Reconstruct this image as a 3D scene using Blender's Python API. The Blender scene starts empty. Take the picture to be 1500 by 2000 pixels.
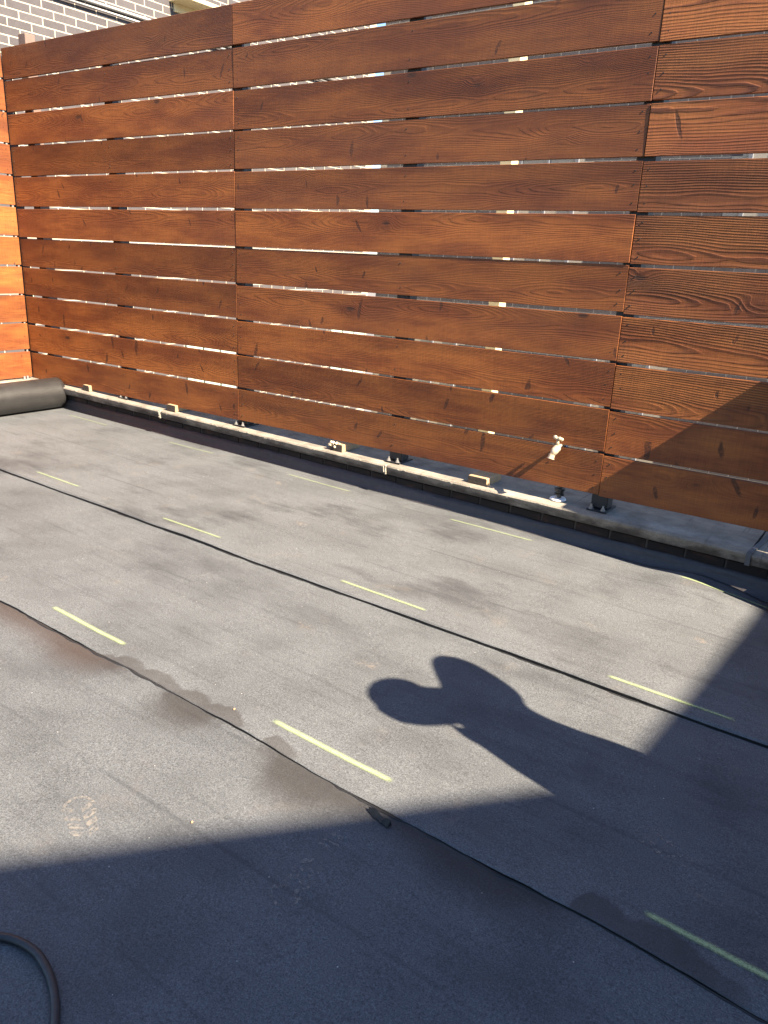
import bpy, bmesh, math, random
import numpy as np
from mathutils import Vector, Matrix, noise as mnoise

random.seed(7)
SC = bpy.context.scene
COL = SC.collection

# ------------------------------------------------------------------ camera
CAM_R = ((0.818, 0.213, -0.534), (0.574, -0.234, 0.785), (0.042, -0.949, -0.313))
right = Vector((CAM_R[0][0], CAM_R[1][0], CAM_R[2][0])).normalized()
fwd = Vector((CAM_R[0][2], CAM_R[1][2], CAM_R[2][2])).normalized()
right = (right - fwd * right.dot(fwd)).normalized()
up = right.cross(fwd)
cam_data = bpy.data.cameras.new('camera')
cam = bpy.data.objects.new('camera', cam_data)
COL.objects.link(cam)
m3 = Matrix((right, up, -fwd)).transposed()
cam.matrix_world = Matrix.Translation((0, 0, 1.55)) @ m3.to_4x4()
cam_data.sensor_fit = 'VERTICAL'
cam_data.sensor_height = 36.0
cam_data.lens = 36.0 * 1518.7 / 2000.0
cam_data.clip_start = 0.02
cam_data.clip_end = 3000
SC.camera = cam

# ------------------------------------------------------------------ light
SUN = Vector((1.10, -0.14, 1.0)).normalized()          # direction towards the sun
world = bpy.data.worlds.new('World')
SC.world = world
world.use_nodes = True
wn = world.node_tree
wn.nodes.clear()
sky = wn.nodes.new('ShaderNodeTexSky')
sky.sky_type = 'NISHITA'
sky.sun_disc = False
sky.sun_elevation = math.asin(SUN.z)
sky.ozone_density = 4.5
sky.dust_density = 0.3
sky.sun_rotation = math.atan2(SUN.x, SUN.y)
bg = wn.nodes.new('ShaderNodeBackground')
bg.inputs['Strength'].default_value = 0.072
wo = wn.nodes.new('ShaderNodeOutputWorld')
wn.links.new(sky.outputs[0], bg.inputs[0])
wn.links.new(bg.outputs[0], wo.inputs[0])
sl = bpy.data.lights.new('sun', 'SUN')
sl.energy = 5.0
sl.angle = math.radians(0.55)
sl.color = (1.0, 0.85, 0.66)
so = bpy.data.objects.new('sun', sl)
COL.objects.link(so)
so.rotation_euler = SUN.to_track_quat('Z', 'Y').to_euler()
so.location = (6, -2, 9)
SC.view_settings.view_transform = 'Standard'
SC.view_settings.look = 'None'
SC.view_settings.exposure = 2.35
SC.view_settings.gamma = 1.0
SC.view_settings.use_curve_mapping = False

# ------------------------------------------------------------------ helpers
def roofz(x):
    return -0.018 * x

def link(o, parent=None):
    COL.objects.link(o)
    if parent is not None:
        o.parent = parent
    return o

def tag(o, label=None, cat=None, group=None, kind=None):
    if label: o['label'] = label
    if cat: o['category'] = cat
    if group: o['group'] = group
    if kind: o['kind'] = kind
    return o

def empty(name, loc=(0, 0, 0)):
    o = bpy.data.objects.new(name, None)
    o.empty_display_size = 0.1
    o.location = loc
    return link(o)

def bm_obj(name, bm, mat, parent=None, smooth=False):
    me = bpy.data.meshes.new(name)
    bm.normal_update()
    bm.to_mesh(me)
    bm.free()
    for m in (mat if isinstance(mat, (list, tuple)) else [mat]):
        me.materials.append(m)
    if smooth:
        for p in me.polygons: p.use_smooth = True
    o = bpy.data.objects.new(name, me)
    link(o, parent)
    if parent is not None:
        o.matrix_parent_inverse = Matrix.Translation(-Vector(parent.location))
    return o

def add_box(bm, c, s, bevel=0.0, rot=None, jitter=0.0, seg=1):
    r = bmesh.ops.create_cube(bm, size=1.0)
    vs = r['verts']
    for v in vs:
        v.co = Vector((v.co.x * s[0], v.co.y * s[1], v.co.z * s[2]))
        if jitter:
            v.co += Vector([random.uniform(-jitter, jitter) for _ in range(3)])
    if bevel > 0:
        es = list({e for v in vs for e in v.link_edges})
        rr = bmesh.ops.bevel(bm, geom=es, offset=bevel, segments=seg, affect='EDGES', profile=0.6)
        vs = list({v for f in rr['faces'] for v in f.verts} | {v for v in vs if v.is_valid})
    for v in vs:
        if rot is not None: v.co = rot @ v.co
        v.co += Vector(c)
    return vs

def add_tube(bm, pts, rad, n=10, caps=True):
    pts = [Vector(p) for p in pts]
    rads = rad if isinstance(rad, (list, tuple)) else [rad] * len(pts)
    rings = []
    ref = None
    for i, p in enumerate(pts):
        t = (pts[min(i + 1, len(pts) - 1)] - pts[max(i - 1, 0)]).normalized()
        if ref is None:
            ref = Vector((0, 0, 1)) if abs(t.z) < 0.9 else Vector((1, 0, 0))
        a = (ref - t * ref.dot(t)).normalized()
        ref = a
        b = t.cross(a)
        rings.append([bm.verts.new(p + (a * math.cos(2 * math.pi * k / n) + b * math.sin(2 * math.pi * k / n)) * rads[i]) for k in range(n)])
    for i in range(len(rings) - 1):
        for k in range(n):
            bm.faces.new((rings[i][k], rings[i][(k + 1) % n], rings[i + 1][(k + 1) % n], rings[i + 1][k]))
    if caps:
        bm.faces.new(rings[0][::-1]); bm.faces.new(rings[-1])
    return rings

def add_prism(bm, poly, axis, a, b):
    """extrude polygon (list of 2-tuples) along axis from a to b"""
    def mk(p, t):
        if axis == 'x': return Vector((t, p[0], p[1]))
        if axis == 'y': return Vector((p[0], t, p[1]))
        return Vector((p[0], p[1], t))
    A = [bm.verts.new(mk(p, a)) for p in poly]
    B = [bm.verts.new(mk(p, b)) for p in poly]
    n = len(poly)
    fs = [bm.faces.new(A), bm.faces.new(B[::-1])]
    for i in range(n):
        fs.append(bm.faces.new((A[i], B[i], B[(i + 1) % n], A[(i + 1) % n])))
    bmesh.ops.recalc_face_normals(bm, faces=fs)
    return fs

# ------------------------------------------------------------------ node helpers
class NT:
    def __init__(s, name):
        s.m = bpy.data.materials.new(name)
        s.m.use_nodes = True
        s.t = s.m.node_tree
        s.t.nodes.clear()
        s.out = s.t.nodes.new('ShaderNodeOutputMaterial')
        s.b = s.t.nodes.new('ShaderNodeBsdfPrincipled')
        s.t.links.new(s.b.outputs[0], s.out.inputs[0])
    def n(s, typ, **kw):
        nd = s.t.nodes.new(typ)
        for k, v in kw.items(): setattr(nd, k, v)
        return nd
    def put(s, sock, v):
        if hasattr(v, 'is_linked') or isinstance(v, bpy.types.NodeSocket): s.t.links.new(v, sock)
        else: sock.default_value = v
    def math(s, op, a, b=0.0, c=None, clamp=False):
        nd = s.n('ShaderNodeMath', operation=op, use_clamp=clamp)
        s.put(nd.inputs[0], a); s.put(nd.inputs[1], b)
        if c is not None: s.put(nd.inputs[2], c)
        return nd.outputs[0]
    def vmath(s, op, a, b=(0, 0, 0)):
        nd = s.n('ShaderNodeVectorMath', operation=op)
        s.put(nd.inputs[0], a); s.put(nd.inputs[1], b)
        return nd.outputs[0]
    def smooth(s, v, a, b):
        nd = s.n('ShaderNodeMapRange', interpolation_type='SMOOTHSTEP')
        s.put(nd.inputs[0], v); nd.inputs[1].default_value = a; nd.inputs[2].default_value = b
        return nd.outputs[0]
    def noise(s, vec, scale, detail=3.0, rough=0.55, dist=0.0, out=0):
        nd = s.n('ShaderNodeTexNoise')
        s.put(nd.inputs['Vector'], vec)
        nd.inputs['Scale'].default_value = scale; nd.inputs['Detail'].default_value = detail
        nd.inputs['Roughness'].default_value = rough; nd.inputs['Distortion'].default_value = dist
        return nd.outputs[out]
    def voronoi(s, vec, scale=1.0, rnd=1.0):
        nd = s.n('ShaderNodeTexVoronoi')
        s.put(nd.inputs['Vector'], vec); nd.inputs['Scale'].default_value = scale; nd.inputs['Randomness'].default_value = rnd
        return nd.outputs['Distance'], nd.outputs['Color'], nd.outputs['Position']
    def mix(s, f, a, b, mode='MIX'):
        nd = s.n('ShaderNodeMix', data_type='RGBA', blend_type=mode)
        s.put(nd.inputs[0], f); s.put(nd.inputs[6], a); s.put(nd.inputs[7], b)
        return nd.outputs[2]
    def sep(s, v):
        nd = s.n('ShaderNodeSeparateXYZ'); s.put(nd.inputs[0], v); return nd.outputs
    def comb(s, x, y, z):
        nd = s.n('ShaderNodeCombineXYZ')
        s.put(nd.inputs[0], x); s.put(nd.inputs[1], y); s.put(nd.inputs[2], z)
        return nd.outputs[0]
    def ramp(s, f, stops):
        nd = s.n('ShaderNodeValToRGB')
        e = nd.color_ramp.elements
        while len(e) < len(stops): e.new(0.5)
        for i, (p, c) in enumerate(stops):
            e[i].position = p; e[i].color = (*c, 1) if len(c) == 3 else c
        s.put(nd.inputs[0], f)
        return nd.outputs[0]
    def obj(s): return s.n('ShaderNodeTexCoord').outputs['Object']
    def pos(s): return s.n('ShaderNodeNewGeometry').outputs['Position']
    def rand(s): return s.n('ShaderNodeObjectInfo').outputs['Random']
    def bump(s, h, strength, dist, normal=None):
        nd = s.n('ShaderNodeBump')
        nd.inputs['Strength'].default_value = strength; nd.inputs['Distance'].default_value = dist
        s.put(nd.inputs['Height'], h)
        if normal is not None: s.put(nd.inputs['Normal'], normal)
        return nd.outputs[0]
    def set(s, **kw):
        for k, v in kw.items():
            s.put(s.b.inputs[k.replace('_', ' ')], v)
        return s.m

def C4(r, g, b): return (r, g, b, 1.0)

def simple_mat(name, col, rough=0.6, metal=0.0, var=0.25, scale=30.0, bump=0.0, spec=0.5):
    t = NT(name)
    p = t.obj()
    n = t.noise(p, scale, 5.0, 0.6)
    n2 = t.noise(p, scale * 0.2, 3.0, 0.5)
    f = t.math('MULTIPLY_ADD', t.math('ADD', n, n2), var * 1.6, 1.0 - var * 1.6)
    c = t.mix(1.0, C4(*col), t.comb(f, f, f), 'MULTIPLY')
    t.set(Base_Color=c, Roughness=rough, Metallic=metal)
    t.b.inputs['Specular IOR Level'].default_value = spec
    if bump: t.set(Normal=t.bump(n, bump, 0.01))
    return t.m

# ------------------------------------------------------------------ wood
def wood_mat(name, light, mid, dark, relief, contrast, freq, grey=0.0, knots=0.5):
    t = NT(name)
    P = t.obj()
    rnd = t.rand()
    r2 = t.math('FRACT', t.math('MULTIPLY', rnd, 17.31))
    r3 = t.math('FRACT', t.math('MULTIPLY', rnd, 53.77))
    x, y, z = t.sep(P)
    xo = t.math('MULTIPLY_ADD', rnd, 91.0, x)
    zo = t.math('MULTIPLY_ADD', r2, 13.0, z)
    Q = t.comb(xo, t.math('MULTIPLY', r3, 7.0), zo)
    # knots: few round ones, and flat spike knots that run across the board
    kv = t.vmath('MULTIPLY', Q, (1.9, 1.0, 4.4))
    kd, kc, _ = t.voronoi(kv, 1.0, 1.0)
    kon = t.math('GREATER_THAN', t.sep(kc)[0], knots)
    wob = t.math('MULTIPLY', t.math('SUBTRACT', t.noise(Q, 22.0, 2.0), 0.5), 0.05)
    kd2 = t.math('ADD', kd, wob)
    kin = t.math('MULTIPLY', t.math('SUBTRACT', 1.0, t.smooth(kd2, 0.035, 0.085)), kon)
    khalo = t.math('MULTIPLY', t.math('SUBTRACT', 1.0, t.smooth(kd2, 0.05, 0.34)), kon)
    # slanted spike knots
    zx = t.math('MULTIPLY_ADD', z, t.math('SUBTRACT', t.math('MULTIPLY', r2, 0.7), 0.35), xo)
    bend = t.math('MULTIPLY', t.math('SUBTRACT', t.noise(Q, 9.0, 2.0), 0.5), 0.05)
    sv = t.comb(t.math('MULTIPLY', t.math('ADD', zx, bend), 3.3), r3, t.math('MULTIPLY', zo, 5.2))
    sd, sc, sp = t.voronoi(sv, 1.0, 0.95)
    dv = t.vmath('SUBTRACT', sv, sp)
    dx, dy_, dz = t.sep(dv)
    sdist = t.math('SQRT', t.math('ADD', t.math('POWER', t.math('MULTIPLY', t.math('MULTIPLY_ADD', dz, t.math('MULTIPLY_ADD', t.sep(sc)[0], 0.5, -0.25), dx), t.math('MULTIPLY_ADD', t.sep(sc)[2], 3.0, 3.6)), 2.0), t.math('POWER', t.math('MULTIPLY', dz, t.math('MULTIPLY_ADD', t.sep(sc)[2], 1.3, 0.45)), 2.0)))
    knotty = t.n('ShaderNodeAttribute', attribute_type='OBJECT', attribute_name='knotty').outputs['Fac']
    haze_tone = t.n('ShaderNodeAttribute', attribute_type='OBJECT', attribute_name='haze_tone').outputs['Fac']
    son = t.math('GREATER_THAN', t.sep(sc)[1], t.math('MULTIPLY_ADD', knotty, -0.28, 0.80))
    spike = t.math('MULTIPLY', t.math('SUBTRACT', 1.0, t.smooth(t.math('SUBTRACT', sdist, t.math('MULTIPLY', knotty, 0.06)), 0.10, 0.20)), son)
    spike = t.math('MULTIPLY', spike, t.math('MULTIPLY_ADD', t.noise(Q, 70.0, 4.0, 0.7), 2.6, -0.45, clamp=True))
    # growth rings of a log whose pith wanders along the board
    wander = t.math('MULTIPLY', t.math('SUBTRACT', t.noise(t.comb(t.math('MULTIPLY', xo, 0.85), r2, r3), 1.0, 2.0), 0.5), 0.15)
    wz = t.math('MULTIPLY', t.math('SUBTRACT', t.noise(t.comb(t.math('MULTIPLY', xo, 0.5), r3, 4.0), 1.0, 1.0), 0.5), 0.16)
    fine = t.math('MULTIPLY', t.math('SUBTRACT', t.noise(t.vmath('MULTIPLY', Q, (2.6, 1.0, 14.0)), 1.0, 3.0), 0.5), 0.016)
    pz = t.math('ADD', t.math('SUBTRACT', z, t.math('MULTIPLY_ADD', r3, 0.18, -0.09)), wz)
    py = t.math('ADD', t.math('MULTIPLY_ADD', r2, 0.05, 0.035), wander)
    rr = t.math('SQRT', t.math('ADD', t.math('POWER', pz, 2.0), t.math('POWER', py, 2.0)))
    rr = t.math('ADD', rr, fine)
    rr = t.math('ADD', rr, t.math('MULTIPLY', t.math('POWER', khalo, 2.0), 0.028))
    ph = t.math('FRACT', t.math('MULTIPLY', rr, freq))
    late = t.math('MULTIPLY', t.smooth(ph, 0.25, 0.80), t.math('SUBTRACT', 1.0, t.smooth(ph, 0.86, 1.0)))
    amp = t.math('MULTIPLY_ADD', t.noise(t.vmath('MULTIPLY', Q, (1.2, 1.0, 9.0)), 1.0, 2.0), 1.7, -0.35, clamp=True)
    late = t.math('MULTIPLY', late, amp)
    fib = t.noise(t.vmath('MULTIPLY', Q, (5.0, 1.0, 260.0)), 1.0, 3.0, 0.6)
    saw = t.noise(t.vmath('MULTIPLY', Q, (190.0, 1.0, 9.0)), 1.0, 2.0, 0.6)
    patch = t.noise(t.vmath('MULTIPLY', Q, (1.6, 1.0, 7.0)), 1.0, 4.0, 0.6)
    base = t.mix(t.smooth(patch, 0.34, 0.66), C4(*mid), C4(*light))
    base = t.mix(t.math('MULTIPLY', late, contrast), base, C4(*dark))
    tone = t.math('MULTIPLY_ADD', fib, 0.95, 0.52)
    tone = t.math('MULTIPLY', tone, t.math('MULTIPLY_ADD', saw, 0.60, 0.70))
    tone = t.math('MULTIPLY', tone, t.math('MULTIPLY_ADD', r2, 0.46, 0.78))
    base = t.mix(1.0, base, t.comb(tone, tone, tone), 'MULTIPLY')
    base = t.mix(t.math('MULTIPLY', khalo, 0.35), base, C4(dark[0] * 0.9, dark[1] * 0.8, dark[2] * 0.8))
    base = t.mix(t.math('MULTIPLY', kin, 0.8), base, C4(0.024, 0.0125, 0.008))
    base = t.mix(t.math('MULTIPLY', spike, 0.78), base, C4(0.024, 0.0095, 0.0055))
    # weathered, slightly greyed zones along edges
    edge = t.smooth(t.math('ABSOLUTE', z), 0.085, 0.114)
    g = t.math('MULTIPLY', t.smooth(t.noise(t.vmath('MULTIPLY', Q, (2.0, 1.0, 5.0)), 1.0, 4.0), 0.45, 0.75), 0.35 + grey)
    g = t.math('MULTIPLY_ADD', edge, 0.18, g, clamp=True)
    base = t.mix(t.math('MULTIPLY', g, 0.55), base, C4(0.080, 0.036, 0.020))
    base = t.mix(t.math('MULTIPLY', haze_tone, 0.5), base, t.mix(0.55, base, C4(0.115, 0.052, 0.030)))
    h = t.math('ADD', t.math('MULTIPLY', late, 1.0), t.math('MULTIPLY', fib, 0.35))
    h = t.math('SUBTRACT', h, t.math('MULTIPLY', t.math('MAXIMUM', kin, spike), 0.5))
    h = t.math('ADD', h, t.math('MULTIPLY', saw, 0.18))
    t.set(Base_Color=base, Roughness=t.math('MULTIPLY_ADD', fib, 0.25, 0.48), Normal=t.bump(h, relief, 0.004))
    t.b.inputs['Specular IOR Level'].default_value = 0.3
    return t.m

M = {}
M['wood'] = wood_mat('stained_cedar', (0.262, 0.084, 0.0180), (0.140, 0.0375, 0.0095), (0.062, 0.0155, 0.0060), 0.22, 0.36, 150.0, knots=0.60)
M['wood_rough'] = wood_mat('brushed_cedar', (0.325, 0.112, 0.0270), (0.205, 0.058, 0.0150), (0.050, 0.0120, 0.0065), 0.62, 0.95, 96.0, 0.15, knots=0.62)

# ------------------------------------------------------------------ membrane
def membrane_mat(name, tint, seam_stain=None, lap_shade_y=None, smudge=0.0):
    t = NT(name)
    P = t.pos()
    x, y, z = t.sep(P)
    g1 = t.noise(P, 270.0, 2.0, 0.75)
    g2 = t.noise(P, 140.0, 2.0, 0.7)
    blot = t.noise(t.vmath('MULTIPLY', P, (1.0, 1.6, 1.0)), 1.5, 5.0, 0.6)
    blot2 = t.noise(t.vmath('MULTIPLY', P, (0.9, 1.5, 1.0)), 3.3, 5.0, 0.65)
    rotp = t.comb(t.math('MULTIPLY_ADD', y, 0.25, t.math('MULTIPLY', x, 1.0)), t.math('MULTIPLY_ADD', x, 0.10, t.math('MULTIPLY', y, 34.0)), z)
    streak = t.noise(rotp, 1.1, 4.0, 0.6)
    dust = t.noise(P, 5.0, 5.0, 0.65)
    v = t.math('MULTIPLY_ADD', t.math('SUBTRACT', g1, 0.5), 2.6, 1.0)
    v = t.math('MULTIPLY', v, t.math('MULTIPLY_ADD', t.math('SUBTRACT', g2, 0.5), 1.15, 1.0))
    v = t.math('MULTIPLY', v, t.math('MULTIPLY_ADD', t.smooth(blot, 0.26, 0.60), 0.24, 0.80))
    v = t.math('MULTIPLY', v, t.math('MULTIPLY_ADD', t.smooth(blot2, 0.28, 0.56), 0.17, 0.85))
    v = t.math('MULTIPLY', v, t.math('MULTIPLY_ADD', t.smooth(streak, 0.30, 0.48), 0.13, 0.88))
    col = t.mix(1.0, C4(*tint), t.comb(v, v, v), 'MULTIPLY')
    if smudge:
        sg = t.noise(t.comb(t.math('MULTIPLY_ADD', y, -0.5, x), t.math('MULTIPLY_ADD', x, 0.25, t.math('MULTIPLY', y, 2.2)), 0.0), 1.35, 4.0, 0.62)
        sg2 = t.noise(t.comb(t.math('MULTIPLY', x, 9.0), t.math('MULTIPLY', y, 40.0), 0.0), 1.0, 3.0, 0.7)
        sgm = t.math('MULTIPLY', t.smooth(sg, 0.50, 0.70), t.math('MULTIPLY_ADD', sg2, 1.1, 0.35, clamp=True))
        col = t.mix(t.math('MULTIPLY', sgm, smudge), col, C4(0.026, 0.0265, 0.029))
    dm = t.math('MULTIPLY', t.smooth(dust, 0.58, 0.80), 0.30)
    col = t.mix(dm, col, C4(0.16, 0.135, 0.11))
    # small pale scuffs left by boots
    sd, sc, _ = t.voronoi(t.vmath('MULTIPLY', P, (2.2, 3.4, 1.0)), 1.0)
    sm = t.math('MULTIPLY', t.math('SUBTRACT', 1.0, t.smooth(t.math('MULTIPLY_ADD', t.math('SUBTRACT', t.noise(P, 26.0, 3.0), 0.5), 0.30, sd), 0.03, 0.13)),
                t.math('GREATER_THAN', t.sep(sc)[0], 0.45))
    sm = t.math('MULTIPLY', sm, t.smooth(t.noise(P, 60.0, 3.0), 0.40, 0.62))
    col = t.mix(t.math('MULTIPLY', sm, 0.42), col, C4(0.19, 0.155, 0.125))
    # long faint drag lines from unrolling the sheet
    yy = t.math('ADD', y, t.math('MULTIPLY', t.math('SUBTRACT', t.noise(t.comb(t.math('MULTIPLY', x, 0.8), 2.0, 0.0), 1.0, 2.0), 0.5), 0.03))
    lw = t.math('ABSOLUTE', t.math('SUBTRACT', t.math('FRACT', t.math('DIVIDE', t.math('ADD', yy, 0.11), 0.37)), 0.5))
    lm = t.math('MULTIPLY', t.math('SUBTRACT', 1.0, t.smooth(lw, 0.008, 0.030)), t.smooth(t.noise(t.vmath('MULTIPLY', P, (1.3, 6.0, 1.0)), 1.6, 4.0, 0.7), 0.42, 0.62))
    col = t.mix(t.math('MULTIPLY', lm, 0.38), col, C4(0.03, 0.032, 0.036))
    # white specks
    wd, wc, _ = t.voronoi(P, 26.0)
    wm = t.math('MULTIPLY', t.math('LESS_THAN', wd, 0.050), t.math('GREATER_THAN', t.sep(wc)[0], 0.86))
    col = t.mix(t.math('MULTIPLY', wm, 0.8), col, C4(0.45, 0.43, 0.40))
    rough = t.math('MULTIPLY_ADD', g2, 0.2, 0.56)
    if seam_stain is not None:
        # bitumen smeared by the trowel along the lap: scalloped dark patches
        d = t.math('SUBTRACT', y, seam_stain)
        sc_ = t.noise(t.comb(t.math('MULTIPLY', x, 6.0), 3.3, 0.0), 1.0, 2.0, 0.6)
        lob = t.math('ABSOLUTE', t.math('SINE', t.math('MULTIPLY_ADD', sc_, 4.0, t.math('MULTIPLY', x, 17.0))))
        rng = t.math('MULTIPLY', t.smooth(x, -2.46, -2.28), t.math('SUBTRACT', 1.0, t.smooth(x, -1.72, -1.52)))
        rng = t.math('MAXIMUM', rng, t.math('MULTIPLY', t.smooth(x, -0.48, -0.42), t.math('SUBTRACT', 1.0, t.smooth(x, -0.25, 0.1))))
        rng = t.math('MAXIMUM', rng, t.math('MULTIPLY', t.math('MULTIPLY', t.smooth(x, -1.54, -1.50), t.math('SUBTRACT', 1.0, t.smooth(x, -1.42, -1.34))), 0.7))
        wdt = t.math('MULTIPLY', rng, t.math('MULTIPLY_ADD', lob, 0.030, 0.050))
        sm2 = t.math('SUBTRACT', 1.0, t.smooth(t.math('MULTIPLY_ADD', t.math('SUBTRACT', t.noise(P, 45.0, 4.0, 0.7), 0.5), 0.035, t.math('SUBTRACT', d, wdt)), -0.012, 0.006))
        on = t.smooth(wdt, 0.015, 0.035)
        sm2 = t.math('MULTIPLY', sm2, on)
        col = t.mix(t.math('MULTIPLY', sm2, t.math('MULTIPLY', t.math('MULTIPLY_ADD', g2, 0.7, 0.25), t.math('MULTIPLY_ADD', t.noise(P, 17.0, 3.0), 0.9, 0.5, clamp=True))), col, C4(0.032, 0.028, 0.026))
    if lap_shade_y is not None:
        # paints soft shade beside the lap, with orange bounce light towards the left
        d = t.math('SUBTRACT', lap_shade_y, y)
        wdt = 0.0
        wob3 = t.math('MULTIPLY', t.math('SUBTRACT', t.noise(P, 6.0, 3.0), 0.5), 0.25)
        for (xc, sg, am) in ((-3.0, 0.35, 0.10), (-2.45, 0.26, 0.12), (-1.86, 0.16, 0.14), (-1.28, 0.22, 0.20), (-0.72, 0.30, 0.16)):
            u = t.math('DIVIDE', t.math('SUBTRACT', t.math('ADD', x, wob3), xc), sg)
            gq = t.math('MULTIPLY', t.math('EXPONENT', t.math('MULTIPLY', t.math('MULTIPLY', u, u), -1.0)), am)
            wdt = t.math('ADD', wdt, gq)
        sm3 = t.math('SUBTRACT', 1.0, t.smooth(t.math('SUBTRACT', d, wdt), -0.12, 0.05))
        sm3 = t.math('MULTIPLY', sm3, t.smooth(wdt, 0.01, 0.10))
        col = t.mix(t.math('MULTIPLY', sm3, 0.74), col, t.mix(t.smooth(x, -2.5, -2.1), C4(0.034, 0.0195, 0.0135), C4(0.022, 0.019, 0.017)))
    h = t.math('ADD', t.math('MULTIPLY', g1, 1.0), t.math('MULTIPLY', g2, 0.6))
    t.set(Base_Color=col, Roughness=rough, Normal=t.bump(h, 0.55, 0.0022))
    t.b.inputs['Specular IOR Level'].default_value = 0.32
    return t.m

M['memA'] = membrane_mat('membrane_top', (0.092, 0.0965, 0.1005), smudge=0.62)
M['memB'] = membrane_mat('membrane_mid', (0.086, 0.0910, 0.0955), seam_stain=1.585, smudge=0.42)
M['memC'] = membrane_mat('membrane_near', (0.080, 0.0848, 0.0900), lap_shade_y=1.58, smudge=0.25)
M['bitumen'] = simple_mat('bitumen', (0.009, 0.0085, 0.0085), 0.62, var=0.3, scale=60, bump=0.4)

def flashing_mat():
    t = NT('flashing_membrane')
    P = t.pos()
    n = t.noise(t.vmath('MULTIPLY', P, (2.0, 8.0, 12.0)), 1.2, 4.0, 0.6)
    n2 = t.noise(P, 30.0, 4.0, 0.6)
    col = t.ramp(t.math('MULTIPLY_ADD', n2, 0.4, t.math('MULTIPLY', n, 0.6)), [(0.3, (0.022, 0.020, 0.022)), (0.55, (0.040, 0.035, 0.036)), (0.75, (0.07, 0.055, 0.05))])
    t.set(Base_Color=col, Roughness=0.55, Normal=t.bump(t.math('ADD', n, t.math('MULTIPLY', n2, 0.2)), 0.5, 0.02))
    return t.m
M['flashing'] = flashing_mat()

def roll_mat():
    t = NT('roll_backing')
    P = t.obj()
    v, _, _ = t.voronoi(P, 105.0)
    n = t.noise(P, 9.0, 4.0, 0.6)
    s = t.noise(t.vmath('MULTIPLY', P, (14.0, 3.0, 14.0)), 1.0, 3.0)
    f = t.math('MULTIPLY_ADD', n, 0.7, 0.6)
    col = t.mix(1.0, C4(0.024, 0.023, 0.0225), t.comb(f, f, f), 'MULTIPLY')
    col = t.mix(t.math('MULTIPLY', t.smooth(s, 0.5, 0.75), 0.35), col, C4(0.05, 0.045, 0.04))
    t.set(Base_Color=col, Roughness=t.math('MULTIPLY_ADD', n, 0.2, 0.30), Normal=t.bump(t.math('MULTIPLY_ADD', s, 0.5, t.math('MULTIPLY', v, 0.5)), 0.35, 0.004))
    return t.m
M['roll'] = roll_mat()

# ------------------------------------------------------------------ masonry materials
def concrete_mat():
    t = NT('coping_concrete')
    P = t.pos()
    x, y, z = t.sep(P)
    n = t.noise(P, 7.0, 6.0, 0.62)
    f = t.noise(P, 150.0, 3.0, 0.7)
    s = t.noise(t.vmath('MULTIPLY', P, (1.4, 16.0, 16.0)), 1.3, 4.0, 0.6)
    col = t.ramp(n, [(0.25, (0.115, 0.10, 0.082)), (0.5, (0.215, 0.19, 0.155)), (0.75, (0.31, 0.28, 0.225))])
    v = t.math('MULTIPLY', t.math('MULTIPLY_ADD', f, 0.7, 0.65), t.math('MULTIPLY_ADD', s, 0.5, 0.75))
    col = t.mix(1.0, col, t.comb(v, v, v), 'MULTIPLY')
    # lichen and soot creeping up from the drip edge
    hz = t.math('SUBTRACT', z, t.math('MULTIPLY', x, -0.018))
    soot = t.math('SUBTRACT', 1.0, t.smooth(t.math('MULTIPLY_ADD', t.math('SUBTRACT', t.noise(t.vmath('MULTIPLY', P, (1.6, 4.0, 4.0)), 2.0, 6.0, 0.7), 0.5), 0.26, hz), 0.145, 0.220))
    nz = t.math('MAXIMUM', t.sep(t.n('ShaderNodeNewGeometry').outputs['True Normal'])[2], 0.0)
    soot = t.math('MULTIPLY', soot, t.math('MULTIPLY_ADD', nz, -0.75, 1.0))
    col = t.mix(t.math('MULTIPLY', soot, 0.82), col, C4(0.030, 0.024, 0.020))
    drip = t.smooth(t.noise(t.vmath('MULTIPLY', P, (26.0, 1.0, 1.2)), 1.0, 3.0, 0.6), 0.62, 0.75)
    col = t.mix(t.math('MULTIPLY', drip, 0.5), col, C4(0.06, 0.05, 0.04))
    t.set(Base_Color=col, Roughness=0.86, Normal=t.bump(t.math('ADD', f, t.math('MULTIPLY', n, 1.2)), 0.55, 0.006))
    t.b.inputs['Specular IOR Level'].default_value = 0.25
    return t.m
M['concrete'] = concrete_mat()

def brick_mat(name, c1, c2, tar=0.0):
    t = NT(name)
    P = t.pos()
    rnd = t.rand()
    n = t.noise(P, 14.0, 5.0, 0.65)
    f = t.noise(P, 140.0, 3.0, 0.7)
    isl = t.n('ShaderNodeNewGeometry').outputs['Random Per Island']
    r = t.math('FRACT', t.math('ADD', rnd, isl))
    col = t.mix(r, C4(*c1), C4(*c2))
    v = t.math('MULTIPLY', t.math('MULTIPLY_ADD', f, 0.7, 0.65), t.math('MULTIPLY_ADD', n, 0.5, 0.75))
    col = t.mix(1.0, col, t.comb(v, v, v), 'MULTIPLY')
    if tar:
        m = t.smooth(t.noise(t.vmath('MULTIPLY', P, (4.0, 6.0, 9.0)), 1.5, 5.0, 0.65), 0.5 - tar * 0.25, 0.72 - tar * 0.2)
        col = t.mix(m, col, C4(0.018, 0.015, 0.014))
    t.set(Base_Color=col, Roughness=0.85, Normal=t.bump(t.math('ADD', f, n), 0.5, 0.004))
    t.b.inputs['Specular IOR Level'].default_value = 0.25
    return t.m
M['brick_tar'] = brick_mat('tarred_brick', (0.055, 0.030, 0.022), (0.085, 0.042, 0.03), 1.1)
M['brick_grey'] = brick_mat('grey_brick', (0.066, 0.060, 0.062), (0.085, 0.077, 0.078))
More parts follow.
